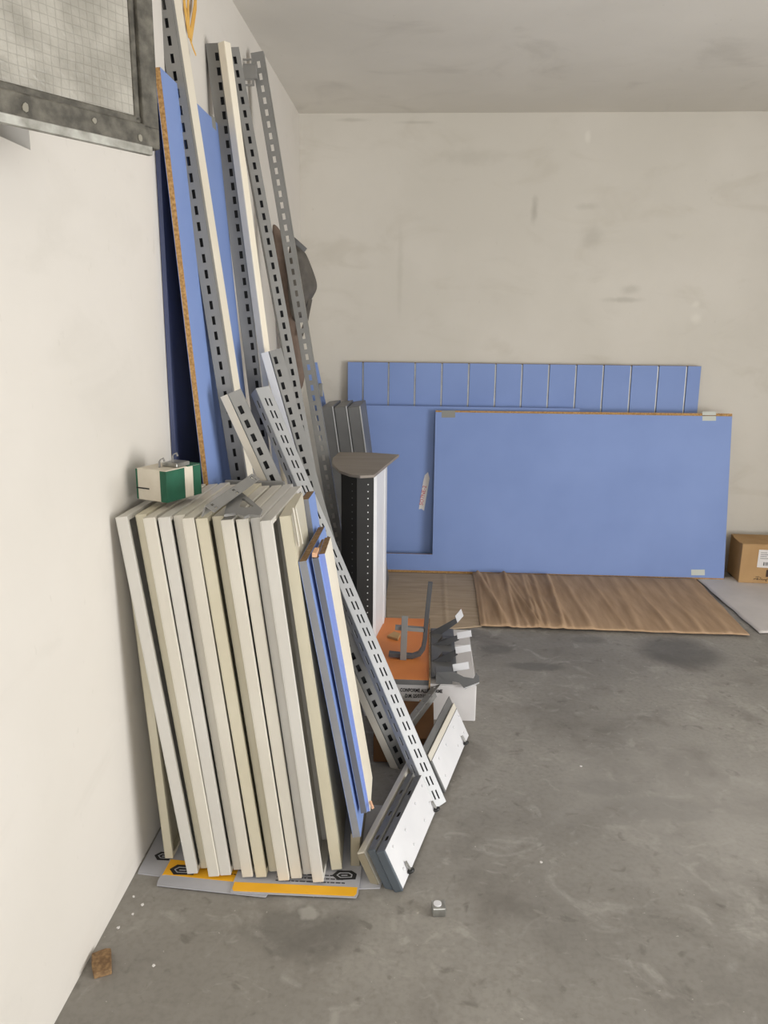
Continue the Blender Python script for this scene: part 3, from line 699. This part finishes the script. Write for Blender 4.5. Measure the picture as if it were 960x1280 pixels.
for (bx, by, tx, ty) in ((550, 806, 573, 794), (550, 827, 571, 812), (550, 848, 568, 834)):
    B = at(bx, by, z=hz+.004); Tt = at(tx, ty, y=B.y)
    hook(B, Tt, .05, .022, ((.062, 0, .014), (-.005, 0, .030)))
    # folded gusset beside each arm
    MB().par(B+V((-.01, .004, 0)), (.055, 0, .0), (.0, .03, .0), (0.02, 0, .030)).build('arm_gusset', DARKM, hr)
B = at(545, 792, z=hz+.004); Tt = at(571, 773, y=B.y); hook(B, Tt, .05, .02, ((.026, 0, .035), (-.012, 0, .034)))
yh = cy0-.014
lower = [at(px, py, y=yh) for px, py in ((545, 840), (566, 839), (580, 846), (592, 848), (595, 841), (599, 845), (599, 853), (581, 861), (574, 853), (556, 849))]
TH = frame((0, yh, 0), (1, 0, 0), (0, 0, 1), (0, -1, 0))
la = MB().prism([(p.x, p.z) for p in lower], 0, .003, TH).box((lower[0].x, yh, lower[0].z-.006), (lower[1].x, hy0+.004, hz+.010)).build('hook_arm', STEELD, hr)
e0 = at(580, 860, y=yh-.002); e1 = at(599, 853, y=yh-.002)
MB().par(e0, e1-e0, (0, -.008, 0), (0, 0, .003)).build('white_tip', WHITE, la)

# ------------------------------------------------------------------ dark perforated display column
zc = .93
cap = [(424, 565), (416, 572), (415, 579), (424, 588), (437, 592.5), (450, 594.5), (468, 593.5), (499, 568), (462, 565.5)]
cp = [at(px, py, z=zc) for px, py in cap]; cen = V((sum(p.x for p in cp)/len(cp), sum(p.y for p in cp)/len(cp), 0))
dc = thing('display_column', (cen.x, cen.y, 0), 'dark perforated display column with a rounded grey-brown top plate', 'column')
MB().prism([(p.x, p.y) for p in cp], zc-.012, zc).build('top_plate', TOPG, dc, bevel=.002)
def gp(px, py): p = at(px, py, z=zc-.012); return p
d0 = at(425, 592, z=zc-.014); d1 = at(445, 595, z=zc-.014); d2 = at(466.5, 594.5, z=zc-.014); d3 = at(470.5, 594, z=zc-.014); d4 = at(480.5, 584, z=zc-.014); 
d0, d1, d2, d3 = [V((p.x, p.y+.045, 0)) for p in (d0, d1, d2, d3)]; d4 = V((d4.x, d4.y+.02, 0))
s0 = V((d0.x-.01, 3.50, 0)); s4 = V((d4.x, 3.50, 0))
def wallstrip(a, b, name, material, th=.004):
    dirv = (b-a).normalized(); nn = V((-dirv.y, dirv.x, 0))
    if nn.y < 0: nn = -nn
    return MB().par(a, b-a, nn*th, V((0, 0, zc-.012))).build(name, material, dc)
L01 = (d1-d0).length; L12 = (d2-d1).length
DOT = mat('hole_light_dot', S(236, 236, 236), None, .5)  # pale discs painted on for light showing through the column holes
DOTD = mat('hole_light_dot_dim', S(96, 96, 96), None, .5)  # fainter painted hole light for the left facet
def punched(a, b, name, u, dm):
    o = wallstrip(a, b, name, BLACKM); dirv = (b-a).normalized(); nn = V((dirv.y, -dirv.x, 0))
    if nn.y > 0: nn = -nn
    mb = MB(); z = .03
    while z < zc-.03:
        c = a+dirv*u+V((0, 0, z)); mb.prism([(math.cos(k)*.0028, math.sin(k)*.0028) for k in [i*math.pi/4 for i in range(8)]], 0, .0006, frame(c, dirv, (0, 0, 1), nn)); z += .030
    q = mb.build('hole_light_row', dm, o); q['kind'] = 'stuff'
punched(d0, d1, 'perforated_side', L01*.70, DOTD); punched(d1, d2, 'perforated_front', L12*.66, DOT)
wallstrip(d2, d3, 'white_corner_trim', WHITE); wallstrip(d3, d4, 'white_side', WHITE)
MB().par(s0, s4-s0, V((0, .004, 0)), V((0, 0, zc-.012))).build('back_panel', WHITE, dc)
MB().par(d0, s0-d0, V((.004, 0, 0)), V((0, 0, zc-.012))).build('dark_side', BLACKM, dc)
MB().par(d4, s4-d4, V((.004, 0, 0)), V((0, 0, zc-.012))).build('return_side', WHITE, dc)

# dark steel cabinets sides behind the column
for i, (x0, lab) in enumerate(((-.565, 'left'), (-.493, 'middle'), (-.421, 'right'))):
    yy = 4.10+.012*i; bx = x0+.15
    cas = thing('steel_side_panel', (bx, yy, 0), 'dark grey steel panel leaning behind the column, %s of three' % lab, 'panel', 'dark steel panels behind the column')
    dirv = V((x0-bx, 0, 1.095)); wv = V((.068, 0, .010))
    MB().par((bx, yy, .0), dirv, wv, (0, .38, 0)).build('panel_body', STEELD, cas, bevel=.004)
    MB().par(V((bx, yy-.004, 0))+wv*.93, dirv, wv*.10, (0, .006, 0)).build('bright_edge', STEELL, cas, bevel=.001)

# small blue board on the left wall, dark bag
sbt = at(388.5, 453, y=4.5); sbb = at(400.5, 509, y=4.5); dd_ = sbt-sbb; bb = sbb-dd_*(sbb.z/dd_.z)
sb = thing('blue_board', bb, 'narrow blue board with a metal clip on its right edge, far left corner', 'board')
MB().par(bb-V((.035, 0, 0)), sbt-bb, (.07, 0, 0), (0, .018, 0)).build('board_panel', BLUE, sb, bevel=.001)
cl = at(401, 488, y=4.49)
MB().box((cl.x-.012, 4.484, cl.z-.035), (cl.x+.012, 4.499, cl.z+.04)).build('metal_clip', ZINC, sb, bevel=.002)

by = 4.02
bag = thing('hanging_bag', at(370, 300, y=by), 'dark grey canvas bag hanging on the wall behind the tall uprights', 'bag')
def puffy(outline, y0, y1, name, material, parent, inflate=.035):
    """soft closed body: rings of the outline shrink towards the front and back faces"""
    P_ = [at(px, py, y=(y0+y1)/2) for px, py in outline]; c = sum(P_, V((0, 0, 0)))/len(P_); rings = []
    for (k, yy) in ((.55, y0), (.86, y0+(y1-y0)*.12), (1.0, y0+(y1-y0)*.42), (1.0, y0+(y1-y0)*.6), (.86, y0+(y1-y0)*.88), (.55, y1)):
        rings.append([V((c.x+(p.x-c.x)*k, yy, c.z+(p.z-c.z)*k)) for p in P_])
    k = len(P_); vs = [p for r in rings for p in r]; fs = [list(range(k))[::-1], [5*k+i for i in range(k)]]
    for i in range(5):
        for j in range(k): fs.append((i*k+j, i*k+(j+1) % k, (i+1)*k+(j+1) % k, (i+1)*k+j))
    o = MB().add(vs, fs).build(name, material, parent, smooth=True)
    md = o.modifiers.new('soft', 'SUBSURF'); md.levels = 1; md.render_levels = 2
    return o
puffy([(362, 300), (367, 303), (381, 313), (386, 325), (394, 346), (397, 358), (394, 366), (389, 374), (380, 392), (372, 408), (364, 400), (358, 350)], by-.06, by+.12, 'bag_body', BAG, bag)
puffy([(338, 277), (346, 280), (358, 300), (366, 360), (376, 420), (384, 470), (374, 500), (366, 450), (352, 380), (344, 320)], by-.0, by+.10, 'side_flap', BAGB, bag)
MB().tube([at(363, 296, y=by-.05), at(371, 303, y=by-.055), at(382, 313, y=by-.05)], 0, flat=(.012, .012, (0, 1, 0))).build('top_bar', STEELD, bag, bevel=.003)
MB().tube([at(388, 374, y=by-.01), at(383, 400, y=by-.02), at(376, 420, y=by-.02)], 0, flat=(.010, .002, (1, 0, 0))).build('strap', BAG, bag)
MB().tube([at(366, 305, y=by-.07), at(367, 312, y=by-.075), at(368, 320, y=by-.07)], 0, flat=(.004, .002, (1, 0, 0))).build('buckle', ZINC, bag)

# amber straps hanging high on the wall
sx = XL+.012
stp = thing('hanging_straps', at(230, 30, x=sx), 'amber webbing straps hanging on the wall beside the ivory board', 'strap')
for pts_, w in (([(229, -40), (230, 0), (233, 22), (237, 48)], .012), ([(236, -40), (235, 10), (236, 30), (238, 48)], .008), ([(245, -40), (244, 8), (241, 28), (238, 48)], .012), ([(233, 10), (238, 50), (242, 62), (245, 69)], .006)):
    MB().tube([at(px, py, x=sx+.004*i) for i, (px, py) in enumerate(pts_)], 0, flat=(w, .0012, (0, 1, 0))).build('strap_loop', STRAP, stp)
MB().cyl(at(230, -36, x=XL-.01), at(230, -36, x=XL+.03), .004).build('nail', ZINC, stp)

# ------------------------------------------------------------------ blue boards against the back wall
def leaning(y0, y1, ztop, th=.018):
    up = V((0, y1-y0, ztop)).normalized(); nn = V((0, -up.z, up.y)); return up, nn
# slatwall behind
zt = 1.305; y0, y1 = 4.865, 4.915; up, nn = leaning(y0, y1, zt); sl = zt/up.z
sw = thing('slatwall_board', (.6, y0, 0), 'blue slatwall board with vertical metal grooves at the back, above the others', 'board')
xs = [at(px, 480, y=4.895).x for px in (453.5, 485.5, 518.5, 552, 585.5, 619, 652, 685.5, 719.5, 753.5, 788, 822, 857.5)]
ex0 = at(435, 453, y=y1).x; ex1 = at(876, 457, y=y1).x
TS = frame((0, y0, 0), (1, 0, 0), up, nn)
edges = [ex0]+[v for x in xs for v in (x-.0055, x+.0055)]+[ex1]
MB().box((ex0, 0, -.010), (ex1, sl, -.004), TS).build('backing', CHIPD, sw)
mb = MB()
for i in range(0, len(edges), 2): mb.box((edges[i], 0, -.004), (edges[i+1], sl, .012), TS)
mb.build('slat_faces', BLUE, sw, bevel=.001)
for x in xs: MB().box((x-.004, .002, -.0035), (x+.004, sl-.004, .0035), TS).build('groove_insert', SLOTM, sw)
MB().box((ex0, sl, -.010), (ex1, sl+.0012, .012), TS).build('top_edge', CHIPD, sw)
# plain blue board in the middle
zt = 1.040; y0, y1 = 4.775, 4.845; up, nn = leaning(y0, y1, zt); TS = frame((0, y0, 0), (1, 0, 0), up, nn); sl = zt/up.z
mbx0 = at(432.5, 508, y=y1).x
pb_ = thing('blue_board', (.3, y0, 0), 'plain blue board behind the L-shaped one, with a torn paper tag', 'board')
MB().box((mbx0, 0, 0), (.95, sl, .018), TS).build('board_panel', BLUE, pb_, bevel=.001)
MB().box((mbx0, sl, .001), (.95, sl+.001, .017), TS).build('top_edge', BLUEE, pb_)
tg = [(523.5, 636.5), (527, 636), (530, 638.5), (532, 627), (537, 598), (535, 590), (531, 594), (529, 602)]
def onp(px, py, y0, up, nn, off):
    d = CR*((px-480)/FPX)-CU*((py-640)/FPX)+CF; o_ = V((0, y0, 0))+nn*off; t = (o_-EYE).dot(nn)/d.dot(nn); p = EYE+d*t-o_
    return (p.x, p.dot(up))
MB().prism([onp(px, py, y0, up, nn, .019) for px, py in tg], .0185, .0195, TS).build('paper_tag', PAPER, pb_)
c0 = onp(528.4, 632, y0, up, nn, .02); c9 = onp(533.6, 604, y0, up, nn, .02); dv2 = V((c9[0]-c0[0], c9[1]-c0[1], 0)); ang2 = math.atan2(dv2.y, dv2.x)
tx = text_mb('SO7NE-2', .034, TS @ Matrix.Translation((c0[0], c0[1], .0196)) @ Matrix.Rotation(ang2, 4, 'Z'), sx=dv2.length/.150)
tx.build('red_handwriting', REDINK, pb_)
# big L-shaped board in front
y0, y1, zt = 4.690, 4.795, 1.030; up, nn = leaning(y0, y1, zt); TS = frame((0, y0, 0), (1, 0, 0), up, nn)
pxl = [(478, 707), (905, 721), (915.5, 517), (544.5, 513), (540.5, 693), (478, 692)]
po = [onp(px, py, y0, up, nn, .020) for px, py in pxl]; po[0] = (-.42, po[0][1]*0); po[1] = (po[1][0], 0); po[5] = (-.42, po[4][1])
lb_ = thing('blue_board', (1.0, y0, 0), 'large L-shaped blue board with raw chipboard edges in front of the back wall', 'board')
MB().prism(po, .001, .019, TS).build('chipboard_core', CHIP, lb_)
def inset(poly, d):
    (a, b, c, d_, e_, f_) = poly
    return [(a[0], a[1]+d), (b[0], b[1]+d), (c[0], c[1]-d), (d_[0], d_[1]-d*.6), e_, f_]
MB().prism(inset(po, .017), .019, .0202, TS).build('blue_face', BLUE, lb_)
for (q, m_, nm) in (([(552, 513), (569, 513), (569, 522), (552, 522)], TAPE, 'grey'), ([(878, 514.5), (895, 514.5), (895, 526), (878, 526)], TAPEW, 'pale'), ([(864, 712), (881, 712), (881, 719), (864, 719)], TAPEW, 'pale')):
    MB().prism([onp(px, py, y0, up, nn, .0205) for px, py in q], .0202, .0212, TS).build('tape_piece', m_, lb_)
MB().prism([onp(px, py, y0, up, nn, .0205) for px, py in ((878, 519), (895, 519), (895, 520), (878, 520))], .0212, .0216, TS).build('tape_fold', CHIPD, lb_)

# ------------------------------------------------------------------ cardboard box at the right
bxl = at(933, 731, z=.006); bx0 = V((bxl.x-.05, bxl.y, .006)); zt = .245
FL = at(920.5, 729, z=.006); BL = V((1.935, 4.86, .006)); w_ = V((.52, -.02, 0)); dp = V((.02, .24, 0))
FL = V((1.945, 4.62, .0105))
kb = thing('cardboard_box', FL, 'brown cardboard box with a white label on the dusty sheet', 'box')
MB().par(FL, w_, dp, (0, 0, zt)).build('box_body', CARD, kb, bevel=.004)
ztv = V((0, 0, zt))
mbf = MB(); mbf.par(FL+ztv, w_, dp*.49, (0, 0, .003)); mbf.build('top_flap', CARD, kb)
MB().par(FL+ztv+dp*.51, w_, dp*.48, (0, 0, .003)).build('top_flap', CARD, kb)
MB().par(FL+ztv+V((-.002, .03, -.004)), (.03, 0, .004), (0, .12, .01), (.0, 0, .003)).build('bent_corner_flap', CARD, kb)
wd = w_.normalized(); TB = frame(FL, wd, (0, 0, 1), wd.cross(V((0, 0, 1))))
def onf(px, py): 
    nrm = wd.cross(V((0, 0, 1))); d = CR*((px-480)/FPX)-CU*((py-640)/FPX)+CF; t = (FL-EYE).dot(nrm)/d.dot(nrm); p = EYE+d*t-FL
    return (p.dot(wd), p.z)
a = onf(946, 709); b = onf(949, 687)
lab_ = MB().prism([a, (a[0]+.13, a[1]-.004), (b[0]+.13, b[1]-.002), b], .0003, .0012, TB).build('shipping_label', PAPER, kb)
ll = MB()
for i in range(4): ll.box((b[0]+.012, b[1]-.02-.012*i, .0012), (b[0]+.05+.012*(i % 2), b[1]-.0175-.012*i, .0016), TB)
for i in range(9): ll.box((a[0]+.035+.008*i, a[1]+.012, .0012), (a[0]+.035+.008*i+(.003 if i % 2 else .005), a[1]+.034, .0016), TB)
ll.build('label_print', INK, lab_)
a = onf(957, 721); MB().prism([a, (a[0]+.05, a[1]), (a[0]+.05, a[1]+.045), (a[0], a[1]+.045)], .0003, .0010, TB).build('dark_print', mat('brown_ink', S(70, 52, 40), None, .8), kb)
a = onf(941.5, 724)
def stroke(mb, pts, r=.0016):
    mb.tube([TB @ V((a[0]+x, a[1]+y, .001)) for x, y in pts], r, 6)
hw = MB()
stroke(hw, [(0, 0), (.012, .004), (.028, .002), (.020, -.003)]); stroke(hw, [(.012, .015), (.03, .018), (.044, .012), (.038, .0), (.024, -.002), (.026, .012)])
stroke(hw, [(.044, -.002), (.052, .004), (.058, -.004), (.064, .003), (.072, -.003), (.078, .004), (.076, -.012)]); stroke(hw, [(.078, .003), (.09, .006), (.1, .002), (.12, .005)])
hw.build('handwriting', INK, kb)

# ------------------------------------------------------------------ things on top of the shelves
SZ = 1.056
g0 = at(171, 624, z=SZ); g1 = at(208, 629, z=SZ); g2 = at(233, 611, z=SZ)
ex_ = (g1-g0); ex_.z = 0; gw = ex_.length; ex_.normalize(); ey_ = V((-ex_.y, ex_.x, 0)); gd = .135; gh = .085
g0 = V((max(g0.x, XL+.03), g0.y, SZ))
TG = frame(g0, ex_, ey_, (0, 0, 1))
gb = thing('small_parts_box', g0, 'small green and cream cardboard box holding clips, on top of the shelves by the wall', 'box')
MB().box((0, 0, 0), (gw, gd, gh), TG).build('box_body', BOXW, gb, bevel=.003)
for (nm, a, b) in (('x', (gw*.80, -.0012, .001), (gw+.0012, gd*.52, gh-.002)), ('x', (gw*.92, gd*.78, .001), (gw+.0012, gd+.001, gh-.002)), ('x', (-.0014, -.0006, .002), (.004, gd, gh-.002))):
    MB().box(a, b, TG).build('green_print', GREEN, gb)
MB().box((gw*.55, gd*.62, gh-.001), (gw+.001, gd+.001, gh+.001), TG).build('green_flap', GREEN, gb)
MB().box((-.001, -.0016, gh*.36), (gw*.42, -.0004, gh*.40), TG).build('torn_slit', INK, gb)
ck = MB(); ck.box((gw*.45, gd*.35, gh), (gw*.95, gd*.75, gh+.012), TG)
tag(ck.build('metal_clip', ZINC, bevel=.003), 'flat zinc clip lying on the green and cream box', 'clip')
for i, (u, v) in enumerate(((.50, .25), (.72, .45))):
    mb = MB(); p = TG @ V((gw*u, gd*v, gh)); z1 = .012 if v > .35 else 0
    p.z += z1
    mb.tube([p, p+V((0, 0, .016)), p+V((.004, 0, .022)), p+V((.010, .004, .024)), p+V((.012, .004, .016))], 0, flat=(.005, .0012, (0, 1, 0)))
    tag(mb.build('metal_hook', STEEL), ['small upright metal hook on the left of the green and cream box', 'small upright metal hook standing on the zinc clip'][i], 'hook')
# shelf bracket
bz = 1.058
bk = thing('shelf_bracket', at(285, 640, z=bz), 'grey steel shelf bracket with a triangular opening lying across the shelf tops', 'bracket')
A = at(252, 646, z=bz); B_ = at(311, 604, z=bz+.01); B_.z = bz+.01; ax_ = (B_-A); Lb = ax_.length; ax_.normalize(); sd = V((ax_.y, -ax_.x, 0)).normalized()
mb = MB()
plate(mb, lambda u, v: A+ax_*v+V((0, 0, 0))+sd*(u*.35)+V((0, 0, u*.9)), .030, Lb, [(.015, .007, 0)], .042, .012, .03)
plate(mb, lambda u, v: A+ax_*v+sd*(.030*.35)+V((0, 0, .027))+sd*(u*.95)-V((0, 0, u*.6)), .024, Lb, [(.007, .006, 0), (.017, .006, 0)], .16, .016, .02)
mb.build('bracket_channel', STEEL, bk, solid=.003, merge=True)
ap = [at(px, py, z=bz+.012) for px, py in ((283, 628), (300, 611), (309, 618), (314, 622), (328, 634), (325, 641), (312, 640), (305, 643), (295, 638), (280, 640))]
hole = [at(px, py, z=bz+.012) for px, py in ((299, 627), (303, 620), (306, 621), (308, 623), (316, 629), (317, 630), (312, 631), (308, 631.5), (303, 631), (299, 630))]
MB().prism([(p.x, p.y) for p in ap], bz, bz+.006, None, [(p.x, p.y) for p in hole]).build('bracket_arm', STEEL, bk)

# ------------------------------------------------------------------ small things on the floor
c = at(128, 1207, z=0)
mb = MB(); TC = frame((c.x, c.y, 0), (math.cos(.5), math.sin(.5), 0), (-math.sin(.5), math.cos(.5), 0), (0, 0, 1))
mb.prism([(-.022, -.035), (.018, -.037), (.024, .03), (.012, .036), (-.020, .033), (-.024, .0)], 0, .016, TC)
tag(mb.build('chipboard_offcut', CHIPD, bevel=.002), 'small brown chipboard offcut on the floor by the white wall', 'offcut')
c = at(548, 1141, z=0)
nb = thing('steel_nut', (c.x, c.y, 0), 'small square steel fitting with a round hole on the bare floor', 'fitting')
TN = frame((c.x, c.y, 0), (math.cos(.1), math.sin(.1), 0), (-math.sin(.1), math.cos(.1), 0), (0, 0, 1))
MB().box((-.018, -.016, 0), (.018, .018, .026), TN).build('fitting_body', ZINC, nb, bevel=.003)
MB().cyl(TN @ V((-.003, .002, .0255)), TN @ V((-.003, .002, .029)), .011, 18).build('round_insert', WHITE, nb, bevel=.001)
for (px, py) in ((167, 1121), (178, 1131), (166, 1143), (192, 1207), (676, 1078), (726, 958), (148, 1160)):
    c = at(px, py, z=0); r = random.uniform(.003, .0055)
    tag(MB().prism([(math.cos(k)*r*random.uniform(.6, 1.2), math.sin(k)*r*random.uniform(.6, 1.2)) for k in (0, 1.2, 2.4, 3.6, 5)], 0, .002, Matrix.Translation((c.x, c.y, 0))).build('plaster_crumb', PAPER), 'tiny pale plaster crumb on the concrete floor', 'crumb', 'plaster crumbs on the floor')
